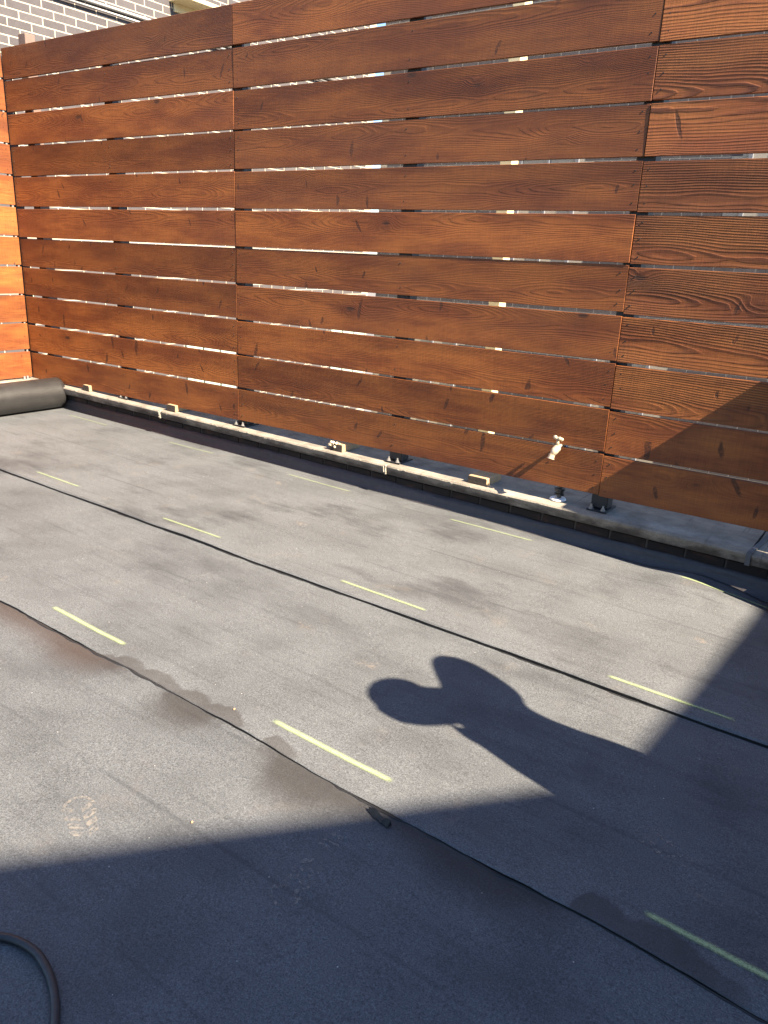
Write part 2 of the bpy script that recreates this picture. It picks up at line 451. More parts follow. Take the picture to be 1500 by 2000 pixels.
M['brick_red'] = brick_mat('charcoal_brick', (0.07, 0.07, 0.075), (0.10, 0.10, 0.105))
M['mortar'] = simple_mat('mortar', (0.36, 0.315, 0.245), 0.9, var=0.2, scale=25)
M['mortar_dark'] = simple_mat('mortar_dark', (0.05, 0.042, 0.036), 0.9, var=0.4, scale=25)
M['mortar_joint'] = simple_mat('mortar_joint', (0.30, 0.27, 0.22), 0.9, var=0.3, scale=60, bump=0.4)
M['lead'] = simple_mat('lead_joint', (0.075, 0.077, 0.08), 0.7, 0.1, var=0.25, scale=40)
M['steel_black'] = simple_mat('black_steel', (0.018, 0.018, 0.020), 0.5, 0.2, var=0.35, scale=50, bump=0.1)
M['zinc'] = simple_mat('zinc', (0.34, 0.33, 0.31), 0.45, 0.6, var=0.2, scale=90)
M['nickel'] = simple_mat('worn_nickel', (0.50, 0.42, 0.30), 0.38, 0.3, var=0.15, scale=120)
M['pipe_dark'] = simple_mat('dark_pipe', (0.045, 0.045, 0.045), 0.45, 0.5, var=0.3, scale=80)
M['screw'] = simple_mat('screw_head', (0.035, 0.028, 0.024), 0.5, 0.5)
M['rubber'] = simple_mat('rubber_hose', (0.020, 0.020, 0.022), 0.5, var=0.3, scale=70, bump=0.2)
M['lumber'] = simple_mat('weathered_lumber', (0.33, 0.225, 0.125), 0.8, var=0.3, scale=35, bump=0.5)
M['lumber_end_shade'] = simple_mat('shaded_lumber_end', (0.04, 0.031, 0.024), 0.85, var=0.4, scale=60, bump=0.5)  # end grain, darkened further to paint in the shade on the front faces
M['foam'] = simple_mat('dried_foam', (0.55, 0.45, 0.30), 0.85, var=0.25, scale=45, bump=0.7)
M['cream'] = simple_mat('cream_paint', (0.62, 0.52, 0.30), 0.55, var=0.1)
M['white_paint'] = simple_mat('white_paint', (0.75, 0.73, 0.68), 0.55, var=0.1)
M['grey_paint'] = simple_mat('grey_paint', (0.16, 0.165, 0.18), 0.6, var=0.15)
M['glass'] = simple_mat('window_glass', (0.20, 0.24, 0.23), 0.15, var=0.1, scale=3)
M['deck'] = simple_mat('roof_deck', (0.05, 0.05, 0.05), 0.9)
M['ground'] = simple_mat('ground', (0.14, 0.13, 0.12), 0.9, var=0.3, scale=0.3)
M['roof_tile'] = simple_mat('roof_shingle', (0.10, 0.095, 0.09), 0.9, var=0.3, scale=9)

def chalk_mat():
    t = NT('lay_line_paint')
    uv = t.n('ShaderNodeTexCoord').outputs['UV']
    u, v, _ = t.sep(uv)
    P = t.pos()
    n = t.noise(P, 300.0, 2.0, 0.7)
    n2 = t.noise(P, 24.0, 3.0)
    e = t.math('SUBTRACT', 1.0, t.math('ABSOLUTE', t.math('MULTIPLY_ADD', v, 2.0, -1.0)))
    ends = t.math('MULTIPLY', t.smooth(u, 0.0, 0.07), t.math('SUBTRACT', 1.0, t.smooth(u, 0.93, 1.0)))
    a = t.math('MULTIPLY', t.smooth(e, 0.05, 1.0), ends)
    a = t.math('MULTIPLY', a, t.math('MULTIPLY_ADD', t.smooth(t.noise(P, 190.0, 2.0, 0.7), 0.36, 0.58), 0.35, 0.65, clamp=True))
    a = t.math('MULTIPLY', a, t.math('MULTIPLY_ADD', n2, 0.7, 0.55, clamp=True))
    att = t.n('ShaderNodeAttribute', attribute_type='OBJECT', attribute_name='wear').outputs['Fac']
    a = t.math('MULTIPLY', a, att, clamp=True)
    t.set(Base_Color=C4(0.31, 0.375, 0.185), Roughness=0.8)
    tr = t.n('ShaderNodeBsdfTransparent')
    mx = t.n('ShaderNodeMixShader')
    t.put(mx.inputs[0], a)
    t.t.links.new(tr.outputs[0], mx.inputs[1]); t.t.links.new(t.b.outputs[0], mx.inputs[2])
    t.t.links.new(mx.outputs[0], t.out.inputs[0])
    return t.m
M['chalk'] = chalk_mat()

def dust_mat():
    t = NT('boot_dust')
    P = t.pos()
    n = t.noise(P, 70.0, 4.0, 0.7)
    n2 = t.noise(P, 14.0, 2.0, 0.6)
    a = t.math('MULTIPLY', t.smooth(n, 0.38, 0.66), t.math('MULTIPLY', t.smooth(n2, 0.30, 0.62), 0.62))
    t.set(Base_Color=C4(0.25, 0.225, 0.195), Roughness=0.95)
    tr = t.n('ShaderNodeBsdfTransparent'); mx = t.n('ShaderNodeMixShader')
    t.put(mx.inputs[0], a)
    t.t.links.new(tr.outputs[0], mx.inputs[1]); t.t.links.new(t.b.outputs[0], mx.inputs[2])
    t.t.links.new(mx.outputs[0], t.out.inputs[0])
    return t.m
M['dust'] = dust_mat()

# ------------------------------------------------------------------ ground and deck
bm = bmesh.new()
add_box(bm, (0, 0, -9.2), (1600, 1600, 0.4))
tag(bm_obj('ground', bm, M['ground']), kind='structure')
bm = bmesh.new()
# roof slab: follows the drainage fall
vs = []
for x in (-7.1, 6.0):
    for y in (-7.5, 4.10):
        for z in (-0.75, roofz(x) - 0.075):
            vs.append(bm.verts.new((x, y, z)))
for f in ((0, 1, 3, 2), (4, 6, 7, 5), (0, 4, 5, 1), (2, 3, 7, 6), (1, 5, 7, 3), (0, 2, 6, 4)):
    bm.faces.new([vs[i] for i in f])
bmesh.ops.recalc_face_normals(bm, faces=bm.faces)
tag(bm_obj('roof_deck', bm, M['deck']), kind='structure')

# ------------------------------------------------------------------ membrane sheets
def sstep(a, b, v):
    t = min(1.0, max(0.0, (v - a) / (b - a)))
    return t * t * (3 - 2 * t)

def n1(x, s=0.0):
    return mnoise.noise(Vector((x, s, 3.7)))

SEAM2 = [(-9, 1.60), (-3.08, 1.601), (-2.611, 1.606), (-2.077, 1.603), (-1.544, 1.584), (-1.003, 1.570), (-0.612, 1.573), (-0.414, 1.572), (-0.209, 1.565), (0.0, 1.555), (6, 1.52)]
def seam2(x):
    for (a, b), (c, d) in zip(SEAM2, SEAM2[1:]):
        if x <= c:
            t = (x - a) / (c - a); t = t * t * (3 - 2 * t)
            return b + (d - b) * t + 0.003 * n1(x * 3.4, 1.0) + 0.0022 * n1(x * 15.0, 5.0) + 0.0012 * n1(x * 47.0, 11.0)
    return 1.52
def seam1(x):
    return 2.652 + 0.004 * n1(x * 3.0, 9.0) + 0.002 * n1(x * 14.0, 2.0)
def edgeA(x):
    return 4.062 + 0.012 * n1(x * 1.3, 4.0) - 0.055 * sstep(-1.25, -0.95, x) * (1 - sstep(-0.9, -0.7, x)) * 0.6 - 0.05 * sstep(-0.65, -0.35, x) - 0.02 * sstep(-2.2, -1.2, x)

def undul(x, y):
    return 0.004 * mnoise.noise(Vector((x * 0.9, y * 1.3, 1.0))) + 0.0025 * mnoise.noise(Vector((x * 2.2, y * 3.0, 8.0)))

def hA(x, y):
    z = roofz(x) + undul(x, y) + 0.010 - math.exp(-((y - seam1(x)) / 0.03) ** 2) * 0.004 * max(0.0, 0.5 + n1(x * 2.0, 21.0))
    g = sstep(3.45, 3.98, y)
    z += g * (0.024 * math.exp(-((x + 0.80) / 0.17) ** 2) - 0.028 * sstep(-0.62, -0.25, x))
    z += 0.006 * math.exp(-((y - seam1(x)) / 0.10)) * (0.5 + n1(x * 2.5, 3.0)) if y - seam1(x) < 0.5 else 0
    return z
def hB(x, y):
    z = roofz(x) + undul(x, y)
    d = y - seam2(x)
    if d < 0.6:
        z += math.exp(-(d / 0.11)) * buckle(x)
        z -= math.exp(-(d / 0.035) ** 2) * 0.0075 * max(0.0, min(1.0, 0.62 + 1.1 * n1(x * 2.6, 14.0) + 0.5 * n1(x * 8.0, 3.0)))
    return z
def buckle(x):
    # the near lap is puckered: it rises and falls along its length
    w = 0.0
    for (c, a, s) in ((-2.95, 0.008, 0.30), (-2.15, 0.009, 0.24), (-1.62, 0.010, 0.20), (-1.02, 0.011, 0.26), (-0.35, 0.008, 0.25)):
        u = (x - c) / s
        w += a * math.exp(-u * u)
    return w
def hC(x, y):
    z = roofz(x) + undul(x, y) - 0.009
    d = seam2(x) - y
    if d > 0:
        z += math.exp(-(d / 0.13) ** 2) * (buckle(x) * 1.0)
    else:
        z += buckle(x) * math.exp(d / 0.11)
    return z

def sheet(name, x0, x1, dx, ylo, yhi, ny, h, mat, skirt_lo=0.0, skirt_hi=0.0, ypow=1.0):
    nx = int(round((x1 - x0) / dx)) + 1
    verts, faces = [], []
    cols = []
    for i in range(nx):
        x = x0 + (x1 - x0) * i / (nx - 1)
        a, b = ylo(x), yhi(x)
        col = []
        if skirt_lo:
            col.append((x, a + 0.0015, h(x, a) - skirt_lo))
        for j in range(ny):
            y = a + (b - a) * (j / (ny - 1)) ** ypow
            col.append((x, y, h(x, y)))
        if skirt_hi:
            col.append((x, b - 0.0015, h(x, b) - skirt_hi))
        cols.append(col)
    n = len(cols[0])
    for c in cols: verts += c
    for i in range(nx - 1):
        for j in range(n - 1):
            faces.append((i * n + j, (i + 1) * n + j, (i + 1) * n + j + 1, i * n + j + 1))
    me = bpy.data.meshes.new(name)
    me.from_pydata(verts, [], faces)
    me.materials.append(mat); me.materials.append(M['bitumen'])
    sm = [True] * len(faces)
    mi = [0] * len(faces)
    k = 0
    for i in range(nx - 1):
        for j in range(n - 1):
            if (skirt_lo and j == 0) or (skirt_hi and j == n - 2):
                sm[k] = False; mi[k] = 1
            k += 1
    me.polygons.foreach_set('use_smooth', sm)
    me.polygons.foreach_set('material_index', mi)
    me.update()
    o = bpy.data.objects.new(name, me)
    return tag(link(o), kind='structure')

shA = sheet('roof_membrane', -6.62, 2.6, 0.03, seam1, edgeA, 44, hA, M['memA'], 0.011, 0.02)
shB = sheet('roof_membrane', -6.62, 2.6, 0.014, seam2, lambda x: seam1(x) + 0.09, 44, hB, M['memB'], 0.009, 0.0, 1.25)
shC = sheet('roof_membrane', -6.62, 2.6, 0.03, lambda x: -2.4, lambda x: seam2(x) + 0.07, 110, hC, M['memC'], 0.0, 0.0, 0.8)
tag(shA, 'dusty grey roofing sheet nearest the wooden fence')
tag(shB, 'middle grey roofing sheet between the two black seams')
tag(shC, 'near roofing sheet lying mostly in shade')

# bitumen bleed-out bead along each lap
def bead(name, edge, h, r, parent, x0, x1, jit):
    bm = bmesh.new()
    prev = None
    x = x0
    while x < x1:
        w = 0.0012 + r * max(0.0, jit * (0.15 + 1.6 * n1(x * 4.0, 6.0) + 0.9 * n1(x * 19.0, 2.0)))
        y = edge(x); z = h(x, y - 0.012)
        pts = [(x, y + 0.002, h(x, y) - 0.004), (x, y - w * 0.35, z + 0.0005 + min(0.003, w * .5)), (x, y - w * 0.8, z + 0.0004 + min(0.002, w * .3)), (x, y - w, z - 0.002)]
        cur = [bm.verts.new(p) for p in pts]
        if prev:
            for k in range(3):
                bm.faces.new((prev[k], prev[k + 1], cur[k + 1], cur[k]))
        prev = cur
        x += 0.012
    bmesh.ops.recalc_face_normals(bm, faces=bm.faces)
    return bm_obj(name, bm, M['bitumen'], parent, True)
bead('bitumen_bead', seam1, hB, 0.009, shA, -6.5, 2.4, 0.8)
bead('bitumen_bead', seam2, hC, 0.010, shB, -6.5, 2.4, 1.0)

# painted lay-line dashes (each one a strip following the sheet)
def dash(parent, h, p, q, w, wear):
    n = 26
    bm = bmesh.new()
    uvl = bm.loops.layers.uv.new('UVMap')
    a, b = Vector(p), Vector(q)
    t = (b - a).normalized(); s = Vector((-t.y, t.x))
    rows = []
    for i in range(n + 1):
        c = a.lerp(b, i / n)
        wob = 0.002 * n1(i * 0.3 + a.x * 3, 2.0)
        row = []
        for k in range(4):
            c2 = c + s * ((k / 3 - 0.5) * w + wob)
            row.append((bm.verts.new((c2.x, c2.y, h(c2.x, c2.y) + 0.003)), (i / n, k / 3)))
        rows.append(row)
    for i in range(n):
        for k in range(3):
            quad = (rows[i][k], rows[i + 1][k], rows[i + 1][k + 1], rows[i][k + 1])
            f = bm.faces.new([v for v, _ in quad])
            for lp, (_, uv) in zip(f.loops, quad): lp[uvl].uv = uv
    o = bm_obj('lay_line_dash', bm, M['chalk'], parent)
    o['wear'] = wear
    return o
for (x0, y0, x1, y1, wr) in ((-6.02, 3.93, -5.48, 3.93, .38), (-4.75, 3.93, -4.23, 3.94, .38), (-3.51, 3.93, -2.94, 3.93, .45), (-2.19, 3.915, -1.63, 3.935, .55), (-0.83, 3.93, -0.28, 3.925, .8)):
    dash(shA, hA, (x0, y0), (x1, y1), 0.030, wr)
for (x0, y0, x1, y1, wr) in ((-4.68, 2.775, -4.20, 2.775, .55), (-3.41, 2.757, -2.92, 2.757, .6), (-2.12, 2.757, -1.61, 2.752, .8), (-0.78, 2.738, -0.29, 2.738, .85)):
    dash(shA, hA, (x0, y0), (x1, y1), 0.032, wr)
for (x0, y0, x1, y1, wr) in ((-2.865, 1.712, -2.36, 1.705, 1.0), (-1.573, 1.692, -1.068, 1.690, 1.15), (-0.303, 1.676, 0.2, 1.665, 1.2), (-4.15, 1.71, -3.64, 1.71, 1.0)):
    dash(shB, hB, (x0, y0), (x1, y1), 0.034, wr)

# dusty boot prints
def boot(parent, h, cx, cy, ang, heel=True, sc=1.0, flip=1):
    bm = bmesh.new()
    ca, sa = math.cos(ang), math.sin(ang)
    lugs = []
    for i in range(4):            # slanted chevron lugs of the forefoot
        for sd_ in (-1, 1):
            x = -0.055 + i * 0.034
            wd = 0.046 - 0.004 * abs(i - 2)
            lugs.append([(x, sd_ * 0.005), (x + 0.020, sd_ * 0.004), (x + 0.040, sd_ * wd * .8), (x + 0.034, sd_ * wd), (x + 0.018, sd_ * wd * .85)])
    arc = [(0.070 + 0.055 * math.cos(a), 0.047 * math.sin(a)) for a in [(-1.5 + 3.0 * k / 10) for k in range(11)]]
    arc2 = [(0.070 + 0.045 * math.cos(a), 0.038 * math.sin(a)) for a in [(1.5 - 3.0 * k / 10) for k in range(11)]]
    for k in range(10):
        lugs.append([arc[k], arc[k + 1], arc2[9 - k], arc2[10 - k]])
    if heel:
        for i in range(3):
            lugs.append([(-0.165 + i * 0.026, -0.028), (-0.150 + i * 0.026, -0.030), (-0.147 + i * 0.026, 0.030), (-0.163 + i * 0.026, 0.028)])
    for lg in lugs:
        pts = []
        for (x, y) in lg:
            x += random.uniform(-.002, .002); y += random.uniform(-.002, .002)
            y *= flip
            X = cx + (x * ca - y * sa) * sc; Y = cy + (x * sa + y * ca) * sc
            pts.append(bm.verts.new((X, Y, h(X, Y) + 0.0028)))
        f = bm.faces.new(pts)
    bmesh.ops.recalc_face_normals(bm, faces=bm.faces)
    for f in bm.faces:
        if f.normal.z < 0: f.normal_flip()
    o = bm_obj('boot_print', bm, M['dust'], parent)
    return o
boot(shC, hC, -1.645, 1.010, math.radians(155), False)
boot(shC, hC, -1.055, 1.255, math.radians(-84))
boot(shB, hB, -0.29, 1.93, math.radians(160), False)

# ------------------------------------------------------------------ parapet under the main fence
FY = 4.10          # front face of the boards
COP = 0.212        # coping top above the roof
par = empty('parapet_wall', (-2.7, 4.3, -0.6))
tag(par, 'low tarred brick parapet with pale concrete coping under the long fence', 'parapet')
cop_edges = [-7.30, -4.95, -2.75, -0.535, 1.70, 3.9]
def coping_stone(xa, xb, parent, axis='x', dz=0.0, y0=4.034, y1=4.56):
    bm = bmesh.new()
    prof = [(y0 + 0.013, 0.148), (y0 - 0.001, 0.199), (y0 + 0.005, 0.208), (y0 + 0.018, COP), (y1 - 0.02, COP + 0.006), (y1, COP - 0.008), (y1, 0.148), (y0 + 0.056, 0.148), (y0 + 0.051, 0.158), (y0 + 0.039, 0.158), (y0 + 0.036, 0.148)]
    n = max(2, int((xb - xa) / 0.06))
    rings = []
    for i in range(n + 1):
        x = xa + (xb - xa) * i / n
        rings.append([bm.verts.new((x, y + 0.0022 * mnoise.noise(Vector((x * 9, k * 1.7, xa))) + (0.004 * max(0, mnoise.noise(Vector((x * 22, k, 4)))) if k in (1, 2) else 0),
                                    z + roofz(x) + dz + 0.0015 * mnoise.noise(Vector((x * 7, k * 2.1, 9 + xa))))) for k, (y, z) in enumerate(prof)])
    m = len(prof)
    for i in range(n):
        for k in range(m):
            bm.faces.new((rings[i][k], rings[i][(k + 1) % m], rings[i + 1][(k + 1) % m], rings[i + 1][k]))
    bm.faces.new(rings[0]); bm.faces.new(rings[-1][::-1])
    bmesh.ops.recalc_face_normals(bm, faces=bm.faces)
    return bm_obj('coping_stone', bm, M['concrete'], parent)
for i, (a, b) in enumerate(zip(cop_edges, cop_edges[1:])):
    coping_stone(a + 0.005, b - 0.005, par, dz=(0.0, 0.0, 0.001, -0.003, 0.0)[i])
for x, mt, w in ((-4.95, 'mortar_joint', 0.011), (-2.75, 'mortar_joint', 0.012), (-0.535, 'lead', 0.024), (1.70, 'mortar_joint', 0.012)):
    bm = bmesh.new()
    z = roofz(x)
    if mt == 'lead':
        add_prism(bm, [(4.029, z + .146), (4.028, z + .198), (4.034, z + .213), (4.050, z + .2165), (4.545, z + .222), (4.545, z + .18), (4.06, z + .18), (4.06, z + .146)], 'x', x - w / 2, x + w / 2)
        for v in bm.verts: v.co.x += 0.10 * (v.co.y - 4.03) + 0.004 * n1(v.co.y * 20, 1)
    else:
        add_box(bm, (x, 4.29, z + 0.18), (w, 0.516, 0.062), 0.002)
        for k in range(5):   # lumps of squeezed-out mortar that ran down the face
            add_box(bm, (x + random.uniform(-.014, .014), 4.031 - random.uniform(0, .004), z + random.uniform(.158, .205)), (random.uniform(.005, .010), .008, random.uniform(.012, .035)), 0.003, jitter=.002)
    bm_obj('coping_joint', bm, M[mt], par)
# crumbs of mortar along the front arris that catch the sun
bm = bmesh.new()
for k in range(46):
    x = random.uniform(-6.3, -1.6)
    add_box(bm, (x, 4.034 + random.uniform(0, .003), roofz(x) + random.uniform(.196, .206)), (random.uniform(.006, .022), .005, random.uniform(.004, .009)), 0, jitter=.002)
tag(bm_obj('mortar_crumbs', bm, M['mortar_joint'], par), kind='stuff')

# brick courses below the coping
bL, bH = 0.205, 0.060
bmb = bmesh.new(); add_box(bmb, (0, 0, 0), (bL - 0.009, 0.09, bH - 0.008), 0.004, jitter=0.0015)
brick_me = bpy.data.meshes.new('brick'); bmb.to_mesh(brick_me); bmb.free(); brick_me.materials.append(M['brick_tar'])
for c in range(3):
    z = 0.148 - 0.012 - bH / 2 - c * (bH + 0.002)
    x = -7.1 + (c % 2) * bL / 2
    while x < 2.4:
        o = bpy.data.objects.new('brick', brick_me)
        o.location = (x, 4.132 + random.uniform(-.004, .003), z + roofz(x))
        o.rotation_euler = (random.uniform(-.02, .02), 0.018, random.uniform(-.012, .012))
        COL.objects.link(o); o.parent = par
        o.matrix_parent_inverse = Matrix.Translation(-Vector(par.location))
        x += bL
bm = bmesh.new()
A = []
for x in (-7.3, 3.9):
    A.append([bm.verts.new((x, y, z)) for y, z in ((4.093, -0.7), (4.093, 0.147 + roofz(x)), (4.50, 0.147 + roofz(x)), (4.50, -9.0), (4.093, -9.0))])
m = 5
for k in range(m): bm.faces.new((A[0][k], A[0][(k + 1) % m], A[1][(k + 1) % m], A[1][k]))
bm.faces.new(A[0]); bm.faces.new(A[1][::-1])
bmesh.ops.recalc_face_normals(bm, faces=bm.faces)
bm_obj('wall_core', bm, M['mortar_dark'], par)

# black flashing turned up against the parapet
bm = bmesh.new()
prev = None
x = -6.95
while x < 2.5:
    top = 0.092 + 0.006 * n1(x * 2.0, 3) + 0.004 * n1(x * 9, 7) - 0.012 * sstep(-2.6, -1.8, x)
    w = 0.007 * n1(x * 2.3, 8) + 0.004 * n1(x * 7, 5)
    fold = 0.014 * n1(x * 1.7 + 4, 2) * sstep(-1.9, -1.0, x)
    z0 = roofz(x)
    pts = [(x, 3.985, z0 - 0.062), (x, 4.045 + w, z0 - 0.012 + fold * .4), (x, 4.068 + w - fold, z0 + 0.022), (x, 4.076 + w * .6 - fold * .5, z0 + 0.055), (x, 4.081, z0 + top), (x, 4.090, z0 + top + 0.001)]
    cur = [bm.verts.new(p) for p in pts]
    if prev:
        for k in range(len(pts) - 1): bm.faces.new((prev[k], cur[k], cur[k + 1], prev[k + 1]))
    prev = cur
    x += 0.04
bmesh.ops.recalc_face_normals(bm, faces=bm.faces)
fl = bm_obj('roof_flashing', bm, M['flashing'], None, True)
tag(fl, 'black bitumen flashing strip turned up against the parapet', kind='structure')

# ------------------------------------------------------------------ left parapet
LX = -6.80
parl = empty('parapet_wall', (-6.95, 1.5, -0.6))
tag(parl, 'short parapet with sunlit coping under the bright orange fence', 'parapet')
zl = roofz(-6.7)
bm = bmesh.new()
add_prism(bm, [(-7.25, zl + .148), (-6.715, zl + .148), (-6.713, zl + .2), (-6.725, zl + .214), (-7.25, zl + .214)], 'y', -3.0, 4.026)
bm_obj('coping_stone', bm, M['concrete'], parl)
bm = bmesh.new()
add_prism(bm, [(-7.22, -9.0), (-6.76, -9.0), (-6.76, zl + .1475), (-7.22, zl + .1475)], 'y', -3.0, 4.03)
bm_obj('wall_core', bm, M['brick_tar'], parl)

# ------------------------------------------------------------------ fences
PITCH = 0.2464
ZB = 0.338
NB = 11
BT = 0.025
GAP = 0.0160
def board_mesh(L, mat):
    bm = bmesh.new()
    add_box(bm, (0, 0, 0), (L, BT, PITCH - GAP), 0.0016)
    me = bpy.data.meshes.new('board'); bm.to_mesh(me); bm.free(); me.materials.append(mat)
    return me
def place(o, parent):
    COL.objects.link(o); o.parent = parent
    o.matrix_parent_inverse = Matrix.Translation(-Vector(parent.location))
    return o

def screw_part(parent, pts, normal):
    """small screw heads, too small to pick apart"""
    bm = bmesh.new()
    q = Vector(normal).to_track_quat('Z', 'Y').to_matrix().to_4x4()
    for p in pts:
        bmesh.ops.create_cone(bm, cap_ends=True, segments=8, radius1=0.0042, radius2=0.0034, depth=0.003, matrix=Matrix.Translation(p) @ q)
    tag(bm_obj('screw_heads', bm, M['screw'], parent), kind='stuff')

fence = empty('privacy_fence', (-2.7, 4.11, ZB))
tag(fence, 'long red-brown horizontal board fence standing along the parapet', 'fence')
panels = [(-6.795, -4.1375, 'wood', 0.0), (-4.1345, -1.3555, 'wood', -0.004), (-1.3525, 1.43, 'wood_rough', -0.006), (1.436, 3.8, 'wood', 0.0)]
scr = []
rs = random.Random(21)
for pi, (xa, xb, mt, dz) in enumerate(panels):
    L = xb - xa
    me = board_mesh(L, M[mt])
    me2 = board_mesh(L, M['wood'])
    for r in range(NB):
        zc = ZB + PITCH * (r + 0.5) - GAP / 2 + dz + rs.uniform(-.0034, .0034) + (0.002 if pi == 1 else 0)
        use = me
        if pi == 2 and r in (0, 1): use = me2
        o = bpy.data.objects.new('board', use)
        o.location = ((xa + xb) / 2 + rs.uniform(-.001, .001), FY + BT / 2 + rs.uniform(-.0015, .0025), zc)
        o.rotation_euler = (rs.uniform(-.008, .008), rs.uniform(-.0011, .0011), rs.uniform(-.0008, .0008))
        o['haze_tone'] = min(1.0, max(0.0, 0.05 + 0.085 * r + rs.uniform(-.25, .25)))  # upper boards greyed to paint in haze, plus random board tone
        o['knotty'] = (1.0, 0.9, 0.55, 0.3, 0.2, 0.1)[min(r, 5)] * (1.15 if pi == 2 else 0.75)
        place(o, fence)
        for ex in (xa + 0.035, xb - 0.035):
            for k in (-0.078, 0.0, 0.078):
                scr.append((ex + rs.uniform(-.006, .006), FY + 0.0013, zc + k + rs.uniform(-.008, .008)))
        xm = (xa + xb) / 2
        for k in (-0.07, 0.07):
            scr.append((xm + rs.uniform(-.01, .01), FY + 0.0013, zc + k))
screw_part(fence, scr, (0, -1, 0))
bolt_me = None
def post(x, parent, y0=4.131, top=3.02, wood=False):
    zc = roofz(x) + COP + 0.006
    bm = bmesh.new()
    add_box(bm, (x, y0 + 0.045, (zc + 0.008 + top) / 2), (0.095, 0.09, top - zc - 0.008), 0.005)
    p = bm_obj('post', bm, M['steel_black'], parent)
    bm = bmesh.new()
    add_box(bm, (x, y0 + 0.045, zc + 0.002), (0.115, 0.165, 0.010), 0.002)
    bp = bm_obj('base_plate', bm, M['steel_black'], p)
    bp.parent = p; bp.matrix_parent_inverse = Matrix.Identity(4)
    p.matrix_parent_inverse = Matrix.Translation(-Vector(parent.location))
    for dx in (-0.034, 0.034):
        bm = bmesh.new()
        yb = y0 - 0.024
        bmesh.ops.create_cone(bm, cap_ends=True, segments=12, radius1=0.015, radius2=0.015, depth=0.003, matrix=Matrix.Translation((x + dx, yb, zc + 0.0085)))
        bmesh.ops.create_cone(bm, cap_ends=True, segments=6, radius1=0.0105, radius2=0.0105, depth=0.010, matrix=Matrix.Translation((x + dx, yb, zc + 0.015)))
        bmesh.ops.create_cone(bm, cap_ends=True, segments=8, radius1=0.0055, radius2=0.005, depth=0.016, matrix=Matrix.Translation((x + dx, yb, zc + 0.026)))
        b = bm_obj('anchor_bolt', bm, M['zinc'], p)
        b.parent = p; b.matrix_parent_inverse = Matrix.Identity(4)
    return p
for x in (-5.49, -4.136, -2.74, -1.354, 0.04, 1.433, 2.8):
    post(x, fence)

# left return fence
fl2 = empty('privacy_fence', (LX, 2.6, 0.40))
tag(fl2, 'bright orange sunlit board fence at the left corner', 'fence')
mel = board_mesh(3.2, M['wood'])
pts = []
for r in range(NB):
    o = bpy.data.objects.new('board', mel)
    zc = ZB + 0.012 + PITCH * (r + 0.5) - GAP / 2 + rs.uniform(-.003, .003)
    o.location = (LX - BT / 2 + 0.012, 4.088 - 1.6, zc)
    o.rotation_euler = (rs.uniform(-.006, .006), 0, math.radians(90))
    o.rotation_euler = (0, rs.uniform(-.001, .001), math.radians(90))
    place(o, fl2)
    for k in (-0.078, 0.0, 0.078):
        pts.append((LX + 0.0107, 4.045 + rs.uniform(-.005, .005), zc + k))
screw_part(fl2, pts, (1, 0, 0))
bm = bmesh.new()
add_box(bm, (-6.90, 4.17, 1.67), (0.09, 0.09, 2.64), 0.006)
bm_obj('post', bm, M['steel_black'], fl2)
bm = bmesh.new()
add_box(bm, (-6.80, 4.068, 1.80), (0.012, 0.016, 2.9), 0.002)
bm_obj('corner_rod', bm, M['zinc'], fl2)
for yy in (4.02, 3.99):
    bm = bmesh.new()
    bmesh.ops.create_cone(bm, cap_ends=True, segments=8, radius1=0.011, radius2=0.009, depth=0.03, matrix=Matrix.Translation((-6.755, yy, zl + COP + 0.016)))
    bm_obj('anchor_bolt', bm, M['zinc'], fl2)

# post stub that sticks up behind the corner
bm = bmesh.new()
add_box(bm, (-6.60, 4.215, 1.745), (0.10, 0.09, 2.78), 0.004)
st = bm_obj('timber_post', bm, simple_mat('weathered_post', (0.15, 0.10, 0.08), 0.85, var=.3))
tag(st, 'weathered post top poking up behind the left end of the fence', 'post')

# unseen board return right of frame, added and shaped to shade the fence
PX = -0.375
fr = empty('privacy_fence', (PX, 3.97, 0.0))  # added board return, unseen, only shades the long fence
tag(fr, 'unseen low board return at the right end, shaped to shade the long fence', 'fence')
ztop = 1.07 + (PX + 0.617) / 1.10
rows_ = [(ztop - 0.229 * (k + 1) - 0.0015 * k, ztop - 0.2305 * k, 3.895, 4.092) for k in range(4)]
rows_ += [(0.228, ztop - 0.922, 3.895, 4.092), (0.1415, 0.2265, 3.885, 4.022), (-0.09, 0.140, 3.885, 4.060)]  # extra low rows added to stop sun leaking past
for (za, zb, ya, yb_) in rows_:
    bm = bmesh.new()
    add_box(bm, (0, 0, 0), (yb_ - ya, BT, zb - za - 0.0015), 0.0015)
    o = bm_obj('board', bm, M['wood'])
    o.location = (PX, (ya + yb_) / 2, (za + zb) / 2)
    o.rotation_euler = (0, 0, math.radians(90))
    o.parent = fr; o.matrix_parent_inverse = Matrix.Translation(-Vector(fr.location))
bm = bmesh.new()
add_box(bm, (PX + 0.045, 3.93, (roofz(PX) + ztop - 0.01) / 2), (0.06, 0.05, ztop - 0.01 - roofz(PX)), 0.004)
bm_obj('post', bm, M['steel_black'], fr)

